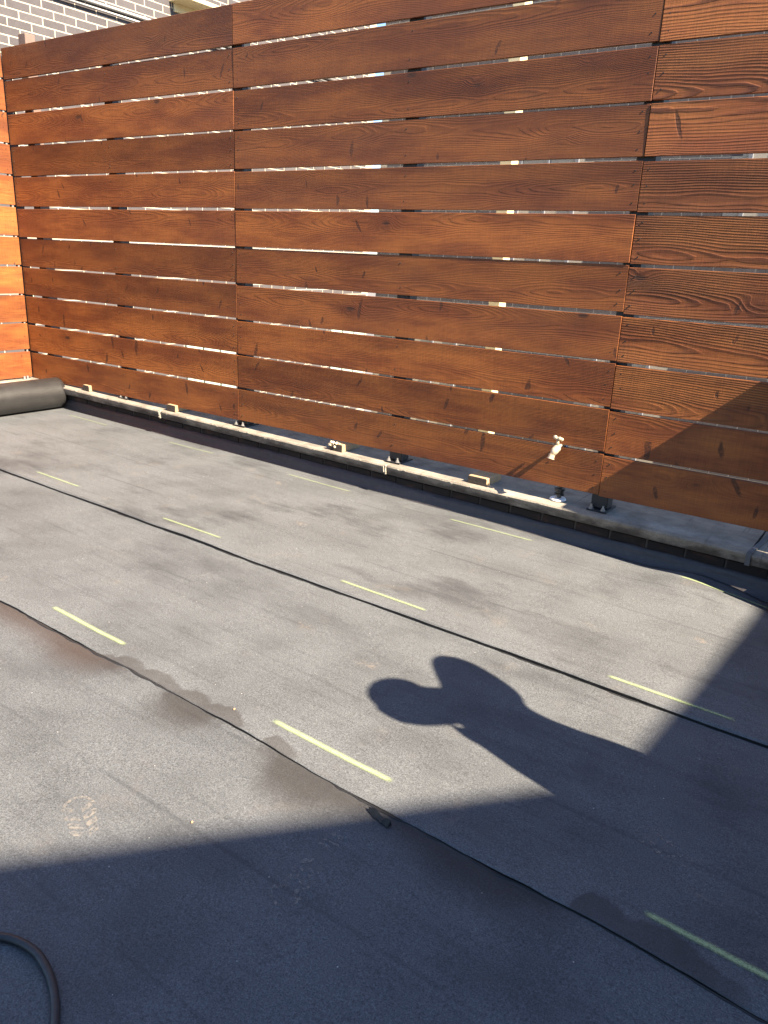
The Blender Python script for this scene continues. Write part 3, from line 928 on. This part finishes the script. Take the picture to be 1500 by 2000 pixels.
# ------------------------------------------------------------------ wood blocks on the coping
def wood_block(x, yf, L, dpt, hgt, label, rz=0.0, foam=False):
    zc = roofz(x) + COP + 0.0015
    bm = bmesh.new()
    add_box(bm, (0, 0, hgt / 2), (L, dpt, hgt), 0.003, jitter=0.0012)
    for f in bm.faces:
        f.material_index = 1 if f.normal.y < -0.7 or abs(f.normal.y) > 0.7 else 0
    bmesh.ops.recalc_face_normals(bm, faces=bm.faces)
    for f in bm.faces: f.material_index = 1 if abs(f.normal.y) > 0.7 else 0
    if foam:
        o = empty('wood_block', (x, yf + dpt / 2, zc))
        b = bm_obj('block', bm, [M['lumber'], M['lumber_end_shade']])
        b.parent = o
        bm = bmesh.new()
        r2 = random.Random(5)
        for k in range(26):
            c = Vector((r2.uniform(-L / 2 - .004, L * .22), r2.uniform(-dpt / 2 - .002, -dpt / 2 + .03), hgt * r2.uniform(.55, 1.08)))
            bmesh.ops.create_icosphere(bm, subdivisions=1, radius=r2.uniform(.006, .013), matrix=Matrix.Translation(c))
        f = bm_obj('dried_foam', bm, M['foam'], None, True)
        f.parent = o
    else:
        o = bm_obj('wood_block', bm, [M['lumber'], M['lumber_end_shade']])
        o.location = (x, yf + dpt / 2, zc)
    o.rotation_euler = (0, 0.018, rz)
    tag(o, label, 'block', 'wood blocks on the coping')
    return o
wood_block(-5.96, 4.072, 0.085, 0.20, 0.050, 'small wood block on the coping nearest the membrane roll')
wood_block(-4.86, 4.070, 0.095, 0.20, 0.052, 'small wood block on the coping left of the first board seam', 0.02)
wood_block(-3.19, 4.070, 0.110, 0.20, 0.050, 'wood block crusted with dried foam on the coping', -0.02, foam=True)
wood_block(-2.10, 4.072, 0.128, 0.20, 0.047, 'longest wood block on the coping, nearest the tap', 0.01)

# ------------------------------------------------------------------ tap on a riser pipe
fx, fy, fz = -1.605, 4.10, 0.575
tapz = roofz(fx) + COP + 0.006
tap = empty('garden_tap', (fx, 4.14, tapz))
tag(tap, 'pale metal hose tap poking through the gap between the lowest boards', 'tap')
bm = bmesh.new()
add_tube(bm, [(fx, 4.165, tapz + .004), (fx, 4.165, fz)], 0.0135, 14)
bm_obj('riser_pipe', bm, M['zinc'], tap, True)
bm = bmesh.new()
bmesh.ops.create_cone(bm, cap_ends=True, segments=28, radius1=0.048, radius2=0.045, depth=0.008, matrix=Matrix.Translation((fx, 4.150, tapz + .004)))
bm_obj('floor_flange', bm, M['white_paint'], tap)
bm = bmesh.new()
for zz, rr in ((0.028, 0.028), (0.044, 0.024), (0.058, 0.030)):
    bmesh.ops.create_cone(bm, cap_ends=True, segments=10, radius1=rr, radius2=rr, depth=0.011, matrix=Matrix.Translation((fx, 4.163, tapz + zz)))
bm_obj('pipe_clamp', bm, M['pipe_dark'], tap)
bm = bmesh.new()
add_tube(bm, [(fx + .001, 4.165, fz), (fx, 4.09, fz + .002), (fx - .002, 4.055, fz - .004), (fx - .006, 4.035, fz - .018), (fx - .014, 4.022, fz - .046)],
         [.0085, .0085, .019, .0225, .0145], 14)
bmesh.ops.create_uvsphere(bm, u_segments=14, v_segments=10, radius=0.0225, matrix=Matrix.Translation((fx - .002, 4.050, fz - .008)))
bm_obj('valve_body', bm, M['nickel'], tap, True)
bm = bmesh.new()
add_tube(bm, [(fx - .014, 4.022, fz - .040), (fx - .018, 4.017, fz - .060)], [.0175, .0185], 14)
add_tube(bm, [(fx - .018, 4.017, fz - .060), (fx - .0185, 4.016, fz - .064)], [.0215, .0215], 14)
bm_obj('spout', bm, M['nickel'], tap)
bm = bmesh.new()
add_tube(bm, [(fx, 4.050, fz + .006), (fx + .001, 4.046, fz + .045)], [.0105, .0075], 12)
bm_obj('stem', bm, M['nickel'], tap, True)
bm = bmesh.new()
hc = Vector((fx + .001, 4.045, fz + .052))
for k in range(5):
    a = 2 * math.pi * k / 5 + 0.5
    bmesh.ops.create_uvsphere(bm, u_segments=10, v_segments=7, radius=0.0105, matrix=Matrix.Translation(hc + Vector((math.cos(a) * .021, math.sin(a) * .021, 0.008 * math.cos(a + 2)))))
bmesh.ops.create_cone(bm, cap_ends=True, segments=12, radius1=.021, radius2=.018, depth=.010, matrix=Matrix.Translation(hc))
bm_obj('handle_wheel', bm, M['nickel'], tap, True)

# ------------------------------------------------------------------ membrane roll
RX, RR = -6.36, 0.138
rz0 = roofz(RX) + 0.012
bm = bmesh.new()
ny = 40
prof = []
turns = 3.2
ns = 150
for i in range(ns + 1):
    a = i / ns * turns * 2 * math.pi
    prof.append((a, RR - 0.011 * (turns * 2 * math.pi - a) / (2 * math.pi)))
y0r, y1r = 2.70, 4.055
rows = []
for j in range(ny + 1):
    y = y0r + (y1r - y0r) * j / ny
    row = []
    for (a, r) in prof:
        rr = r + 0.0012 * mnoise.noise(Vector((math.cos(a) * 2, y * 3, math.sin(a) * 2)))
        ang = -a - math.pi / 2
        yy = y + (0.006 * math.sin(a * 1.3) if j in (0, ny) else 0)
        squash = 0.97 if math.sin(ang) < 0 else 1.0
        row.append(bm.verts.new((RX + rr * math.cos(ang) * 1.04, yy, rz0 + RR * .97 + rr * math.sin(ang) * squash)))
    rows.append(row)
for j in range(ny):
    for i in range(ns):
        bm.faces.new((rows[j][i], rows[j][i + 1], rows[j + 1][i + 1], rows[j + 1][i]))
bmesh.ops.recalc_face_normals(bm, faces=bm.faces)
roll = bm_obj('membrane_roll', bm, M['roll'], None, True)
tag(roll, 'thick grey roll of roofing membrane lying in the left corner', 'roll')
sol = roll.modifiers.new('thick', 'SOLIDIFY'); sol.thickness = 0.004; sol.offset = 0

# ------------------------------------------------------------------ hose, scrap, pebbles
bm = bmesh.new()
ctrl = [(-2.3, 0.30), (-1.95, 0.46), (-1.62, 0.61), (-1.50, 0.655), (-1.435, 0.685), (-1.37, 0.695), (-1.31, 0.685), (-1.255, 0.665), (-1.195, 0.63), (-1.13, 0.575), (-1.0, 0.44), (-0.85, 0.22), (-0.75, -0.1), (-0.6, -0.5)]
def catmull(P, n):
    out = []
    for i in range(1, len(P) - 2):
        p0, p1, p2, p3 = [Vector(p) for p in P[i - 1:i + 3]]
        for k in range(n):
            t = k / n
            out.append(0.5 * ((2 * p1) + (-p0 + p2) * t + (2 * p0 - 5 * p1 + 4 * p2 - p3) * t * t + (-p0 + 3 * p1 - 3 * p2 + p3) * t ** 3))
    return out
path = [(p.x, p.y, hC(p.x, p.y) + 0.0098) for p in catmull(ctrl, 10)]
add_tube(bm, path, 0.0098, 14)
hose = bm_obj('rubber_hose', bm, M['rubber'], None, True)
tag(hose, 'black rubber hose looping over the shaded roof in the near left corner', 'hose')

bm = bmesh.new()
sx, sy = -1.02, 1.548
rsx = random.Random(3)
prev = None
for i in range(12):
    t = i / 11
    x = sx - 0.035 + 0.085 * t
    w = 0.007 * (0.5 + math.sin(t * math.pi)) * rsx.uniform(.7, 1.2)
    yc = sy - 0.004 - 0.018 * t
    zz = hC(x, yc) + 0.006 + 0.010 * math.sin(t * 5) ** 2
    cur = [bm.verts.new((x, yc - w, hC(x, yc - w) + 0.003)), bm.verts.new((x, yc, zz + .006)), bm.verts.new((x, yc + w * .7, hC(x, yc + w * .7) + 0.004))]
    if prev:
        for k in range(2): bm.faces.new((prev[k], cur[k], cur[k + 1], prev[k + 1]))
    prev = cur
bmesh.ops.recalc_face_normals(bm, faces=bm.faces)
scrap = bm_obj('membrane_scrap', bm, M['bitumen'])
sol = scrap.modifiers.new('thick', 'SOLIDIFY'); sol.thickness = 0.003; sol.offset = 1
tag(scrap, 'torn black scrap of membrane curling beside the near seam', 'scrap')

for (x, y, h, lab) in ((-1.42, 1.20, hC, 'tiny tan pebble on the sunlit near roofing sheet'), (-1.715, 1.655, hB, 'tiny pale pebble on the dark smear beside the near seam')):
    bm = bmesh.new()
    bmesh.ops.create_icosphere(bm, subdivisions=2, radius=0.004)
    for v in bm.verts: v.co *= 1 + 0.3 * mnoise.noise(v.co * 160 + Vector((x, y, 0)))
    o = bm_obj('pebble', bm, M['lumber'])
    o.location = (x, y, h(x, y) + 0.003)
    tag(o, lab, 'pebble', 'pebbles on the roof')

# ------------------------------------------------------------------ grey brick building behind the left corner
WX = -8.75
BLn, BHt = 0.28, 0.088
bld = empty('brick_building', (-10.5, 7.5, -9.0))
tag(bld, 'grey brick building with pale mortar rising behind the left corner', 'building')
bm = bmesh.new()
add_box(bm, (WX - 2.0 + 0.0065, 7.0, -0.5), (4.0, 10.0, 17.0))
bm_obj('wall', bm, M['mortar'], bld)
bmb = bmesh.new(); add_box(bmb, (0, 0, 0), (0.03, BLn - 0.013, BHt - 0.013), 0.0015)
bme = bpy.data.meshes.new('brick'); bmb.to_mesh(bme); bmb.free(); bme.materials.append(M['brick_grey'])
near, rest = [], []
row = 0
z = -1.2
while z < 6.0:
    y = 2.1 + (BLn / 2 if row % 2 else 0) + 0.055
    while y < 11.86:
        if z > 3.25 + max(0, (y - 5.2) * 0.30) and z < 4.05 + (y - 5.2) * 0.27 and 5.0 < y < 8.6: near.append((y, z))
        else: rest.append((y, z))
        y += BLn
    z += BHt; row += 1
rb = random.Random(11)
for (y, z) in near[:300]:
    o = bpy.data.objects.new('brick', bme)
    o.location = (WX - 0.006 + rb.uniform(-.0015, .0015), y, z)
    COL.objects.link(o); o.parent = bld; o.matrix_parent_inverse = Matrix.Translation(-Vector(bld.location))
rest += near[300:]
bx = np.array([v.co[:] for v in bme.vertices])
bf = [tuple(p.vertices) for p in bme.polygons]
V, F = [], []
for (y, z) in rest:
    off = len(V)
    V.extend((bx + np.array([WX - 0.006 + rb.uniform(-.0015, .0015), y, z])).tolist())
    F.extend([tuple(i + off for i in f) for f in bf])
me = bpy.data.meshes.new('brickwork'); me.from_pydata(V, [], F); me.materials.append(M['brick_grey'])
o = bpy.data.objects.new('brickwork', me); COL.objects.link(o); o.parent = bld; o.matrix_parent_inverse = Matrix.Translation(-Vector(bld.location))
tag(o, kind='stuff')
for zz, r in ((4.155, 0.020), (4.10, 0.013)):
    bm = bmesh.new()
    add_tube(bm, [(WX + 0.045, 5.9, zz), (WX + 0.045, 11.5, zz)], r, 10)
    c = bm_obj('conduit_pipe', bm, M['zinc'], bld, True)
bm = bmesh.new()
add_box(bm, (WX + 0.16, 7.95, 4.47), (0.32, 0.75, 0.05), 0.006)
add_box(bm, (WX + 0.02, 7.95, 4.40), (0.03, 0.62, 0.10), 0.004)
bm_obj('ledge', bm, M['cream'], bld)

# back building seen only through the slits of the fence
bb = empty('brick_building', (-3.2, 13.5, -9.0))
tag(bb, 'brick building glimpsed through the gaps behind the middle boards', 'building')
BY = 12.2
bm = bmesh.new()
add_box(bm, (-3.2, BY + 2.0 - 0.0085, -1.8), (11.0, 4.0, 14.4))
bm_obj('wall', bm, M['mortar'], bb)
V, F = [], []
row = 0; z = -3.0
wins = [(-7.9, -6.9, -2.0, 0.6), (-6.0, -5.0, 1.2, 3.2), (-2.6, -1.6, 1.8, 3.6), (-4.4, -3.5, -1.8, 0.4)]
bq = bx[:, [1, 0, 2]] * np.array([1, -1, 1])
bfq = [f[::-1] for f in bf]
while z < 5.3:
    x = -8.69 + (BLn / 2 if row % 2 else 0) + .14
    while x < 2.2:
        if not any(a - .16 < x < b + .16 and c - .04 < z < d + .04 for a, b, c, d in wins):
            off = len(V)
            V.extend((bq + np.array([x, BY + 0.004, z])).tolist())
            F.extend([tuple(i + off for i in f) for f in bf])
        x += BLn
    z += BHt; row += 1
me = bpy.data.meshes.new('brickwork'); me.from_pydata(V, [], F); me.materials.append(M['brick_grey'])
o = bpy.data.objects.new('brickwork', me); COL.objects.link(o); o.parent = bb; o.matrix_parent_inverse = Matrix.Translation(-Vector(bb.location))
tag(o, kind='stuff')
for a, b, c, d in wins:
    bm = bmesh.new()
    for (cx_, cz_, w_, h_) in (((a + b) / 2, c + .03, b - a, .06), ((a + b) / 2, d - .03, b - a, .06), (a + .03, (c + d) / 2, .06, d - c - .13), (b - .03, (c + d) / 2, .06, d - c - .13), ((a + b) / 2, (c + d) / 2, .04, d - c - .13)):
        add_box(bm, (cx_, BY - 0.005, cz_), (w_, 0.07, h_), 0.003)
    w = bm_obj('window', bm, M['grey_paint'], bb)
    bm = bmesh.new()
    add_box(bm, ((a + b) / 2, BY - 0.002, (c + d) / 2), (b - a - .08, 0.012, d - c - .08))
    p = bm_obj('pane', bm, M['glass'])
    p.parent = w
    w.matrix_parent_inverse = Matrix.Translation(-Vector(bb.location))
for (ya, yb_, zt) in ((7.62, 8.6, 0.22), (10.9, 11.9, 0.27)):
    bm = bmesh.new()
    for k in range(3):
        w3 = (yb_ - ya) / 3
        add_box(bm, (WX + 0.03, ya + w3 * (k + .5), zt - 0.5), (0.03, w3 - 0.03, 1.0), 0.004)
    bm_obj('shutter', bm, simple_mat('pale_green_paint', (0.33, 0.42, 0.36), 0.6, var=.1), bld)
# cream downpipe standing in the yard
bm = bmesh.new()
add_box(bm, (-3.27, 6.45, -2.0), (0.12, 0.12, 13.0), 0.01)
dp = bm_obj('cream_post', bm, M['cream'])
tag(dp, 'sunlit cream post seen through the gaps of the middle panel', 'post')
# ------------------------------------------------------------------ house next door (right, behind the camera): throws the long shade
hx0, hx1 = 5.0, 11.0
HZ = lambda xf: (hx0 - xf) / 1.10
house = empty('neighbour_house', (8.0, 0.0, -9.0))
tag(house, 'charcoal brick house next door whose gable and flat roof shade the roof', 'house')
b_ = 0.14
prof = []
for xf, yf in ((-0.43, 4.02), (-0.545, 2.35), (-0.60, 2.07), (-1.705, 0.80)):
    z = HZ(xf) + 0.02
    prof.append((yf - b_ / 1.10 * (hx0 - xf), z))
(yA, zA), (yB, zB), (yC, zC), (yD, zD) = prof
sl_ = (zD - zC) / (yD - yC)
yP = -3.2; zP = zC + sl_ * (yP - yC)
yE = 2 * yP - yC
poly = [(yE, -9.0), (yA, -9.0), (yA, zA), (yB, zB), (yC, zC), (yP, zP), (yE, zC)]
bm = bmesh.new()
add_prism(bm, poly, 'x', hx0 + 0.02, hx1)
bm_obj('wall', bm, M['brick_red'], house)
bm = bmesh.new()
tk = 0.001
add_prism(bm, [(yC, zC - .12), (yP, zP - .12), (yE, zC - .12), (yE, zC), (yP, zP), (yC, zC)], 'x', hx0, hx1 + 0.05)
bm_obj('roof', bm, M['roof_tile'], house)
for (wy, wz) in ((0.2, 2.2), (-2.2, 2.2), (-4.6, 2.2), (-2.2, 5.0)):
    bm = bmesh.new(); add_box(bm, (hx0 + 0.0, wy, wz), (0.08, 1.0, 1.4), 0.01)
    w = bm_obj('window', bm, M['white_paint'], house)
    bm = bmesh.new(); add_box(bm, (hx0 - 0.035, wy, wz), (0.02, 0.84, 1.24))
    p = bm_obj('pane', bm, M['glass']); p.parent = w

# ------------------------------------------------------------------ bulkhead added unseen behind the camera to hold back sky light
rear = empty('added_bulkhead', (-1.5, -5.0, -0.7))
tag(rear, 'added charcoal brick bulkhead with a metal door, unseen behind the camera, blocking sky light', 'bulkhead')
bm = bmesh.new()
add_prism(bm, [(-1.0, -0.7), (4.7, -0.7), (4.7, 2.7), (-1.0, 2.7)], 'y', -7.4, -2.45)
bm_obj('wall', bm, M['brick_red'], rear)
bm = bmesh.new(); add_box(bm, (1.85, -4.925, 2.76), (6.0, 5.25, 0.12), 0.01)
bm_obj('roof', bm, M['roof_tile'], rear)
bm = bmesh.new(); add_box(bm, (0.9, -2.43, 1.02), (0.95, 0.06, 2.05), 0.008)
d_ = bm_obj('door', bm, M['grey_paint'], rear)
bm = bmesh.new(); add_tube(bm, [(1.27, -2.36, 1.0), (1.14, -2.36, 1.0)], 0.011, 8); add_tube(bm, [(1.27, -2.41, 1.0), (1.27, -2.36, 1.0)], 0.011, 8)
h_ = bm_obj('handle', bm, M['zinc']); h_.parent = d_

# ------------------------------------------------------------------ co-worker standing at the right, whose shadow falls across the sheets
def person():
    px = 0.45
    fl_ = roofz(px) + 0.0
    root = empty('person', (px, 2.05, fl_))
    SH = -0.01
    J, E, Rd = [], [], []
    def add(p, r, parent=None):
        J.append(Vector(p)); Rd.append(r)
        i = len(J) - 1
        if parent is not None: E.append((parent, i))
        return i
    pel = add((px + .02, 2.06, .93), (.185, .15))
    sp = add((px + .02, 2.05, 1.12), (.165, .125), pel)
    ch = add((px + .01, 2.065, 1.29), (.165, .115), sp)
    tr = add((px + .01, 2.135, 1.44), (.10, .105), ch)
    nb = add((px, 2.03, 1.425), (.105, .085), ch)
    nk = add((px - .01, 1.965, 1.485), (.098, .094), nb)
    hd1 = add((px - .015, 1.895, 1.560), (.088, .105), nk)
    hd2 = add((px - .015, 1.875, 1.640), (.090, .112), hd1)
    nose = add((px - .015, 1.770, 1.590), (.040, .04), hd1)
    # left arm hangs
    ls = add((px + .01, 1.925, 1.335), (.062, .062), ch)
    le = add((px + .01, 1.895, 1.10), (.070, .070), ls)
    lw = add((px - .07, 1.870, .92), (.033, .033), le)
    lh = add((px - .09, 1.870, .85), (.035, .022), lw)
    # right arm lifted, hand by the ear
    rs_ = add((px + .01, 2.20, 1.40), (.085, .085), tr)
    re = add((px - .02, 2.235, 1.615), (.078, .086), rs_)
    rw = add((px + .06, 2.10, 1.560), (.070, .070), re)
    rh = add((px + .075, 2.04, 1.575), (.042, .036), rw)
    rh2 = add((px + .08, 2.0, 1.57), (.040, .030), rh)
    for s in (-1, 1):
        hp = add((px + .02, 2.07 + s * .09, .86), (.10, .10), pel)
        kn = add((px - .02, 2.07 + s * .11, .48), (.062, .062), hp)
        an = add((px + .03, 2.07 + s * .12, .09), (.045, .045), kn)
        add((px - .03, 2.07 + s * .12, .045), (.042, .038), an)
        add((px - .14, 2.07 + s * .13, .035), (.04, .03), len(J) - 1)
    # fingers
    for k, (hh, base) in enumerate(((lh, Vector((px - .09, 1.870, .85))), (rh2, Vector((px + .08, 2.0, 1.57))))):
        for q in range(4):
            if k == 0: tip = base + Vector((-.035 + .01 * q, -.03 + .02 * q, -.085 + .008 * abs(q - 1)))
            else: tip = base + Vector((.012, -.085 + .006 * abs(q - 1), -.03 + .02 * q))
            mid = base.lerp(tip, .55) + Vector((-.01, 0, 0))
            m_ = add(mid, (.0105, .0105), hh)
            add(tip, (.0085, .0085), m_)
        th = base + (Vector((-.045, -.02, -.03)) if k == 0 else Vector((.02, -.04, -.05)))
        add(th, (.010, .010), hh)
    me = bpy.data.meshes.new('body')
    me.from_pydata([j + Vector((0, 0, fl_ + .008)) for j in J], E, [])
    o = bpy.data.objects.new('body', me); COL.objects.link(o)
    mod = o.modifiers.new('skin', 'SKIN'); mod.use_smooth_shade = True
    for i, r in enumerate(Rd):
        sv = me.skin_vertices[0].data[i]; sv.radius = r; sv.use_root = (i == 0)
    ss = o.modifiers.new('sub', 'SUBSURF'); ss.levels = 2; ss.render_levels = 2
    dg = bpy.context.evaluated_depsgraph_get()
    ev = o.evaluated_get(dg)
    nm = bpy.data.meshes.new_from_object(ev)
    bpy.data.objects.remove(o)
    mats = [simple_mat('work_shirt', (.10, .12, .16), .85, var=.2), simple_mat('work_trousers', (.05, .055, .07), .85, var=.2), simple_mat('skin', (.45, .27, .19), .5, var=.08), simple_mat('boot_leather', (.06, .04, .03), .6)]
    nm.materials.clear()
    for mt in mats: nm.materials.append(mt)
    for p in nm.polygons:
        c = p.center; p.use_smooth = True
        zz = c.z - fl_
        if zz < .12: p.material_index = 3
        elif zz < .95 and not (c.x < px - .09 and zz > .75): p.material_index = 1
        elif (c.y < 2.02 and zz > 1.46) or (zz > 1.44 and c.y < 2.06) or (c.x < px - .12 and zz < .92): p.material_index = 2
        else: p.material_index = 0
    b = bpy.data.objects.new('body', nm); COL.objects.link(b); b.parent = root
    b.matrix_parent_inverse = Matrix.Translation(-Vector(root.location))
    # hair
    bm = bmesh.new()
    bmesh.ops.create_uvsphere(bm, u_segments=24, v_segments=14, radius=1.0)
    bmesh.ops.delete(bm, geom=[v for v in bm.verts if v.co.z < -0.15 and v.co.y < 0.25], context='VERTS')
    for v in bm.verts:
        v.co = Vector((v.co.x * .090, v.co.y * .112, v.co.z * .088)) + Vector((px - .015, 1.892, 1.638 + fl_))
    bm_obj('hair', bm, simple_mat('hair', (.03, .02, .015), .7), root, True)
    # face: eyes, ears, mouth
    for s in (-1, 1):
        bm = bmesh.new(); bmesh.ops.create_uvsphere(bm, u_segments=10, v_segments=8, radius=.011, matrix=Matrix.Translation((px - .015 + s * .030, 1.800, 1.612 + fl_)))
        bm_obj('eye', bm, simple_mat('eye', (.5, .48, .45), .3), root, True)
        bm = bmesh.new(); add_box(bm, (px - .015 + s * .083, 1.895, 1.595 + fl_), (.014, .034, .056), .005)
        bm_obj('ear', bm, mats[2], root, True)
    bm = bmesh.new(); add_box(bm, (px - .015, 1.812, 1.538 + fl_), (.044, .012, .010), .004)
    bm_obj('mouth', bm, simple_mat('lips', (.35, .15, .12), .5), root)
    root.location.y += SH
    tag(root, 'person in work clothes standing right of the picture, arm raised behind head, shadow on roof', 'person')
    return root
person()
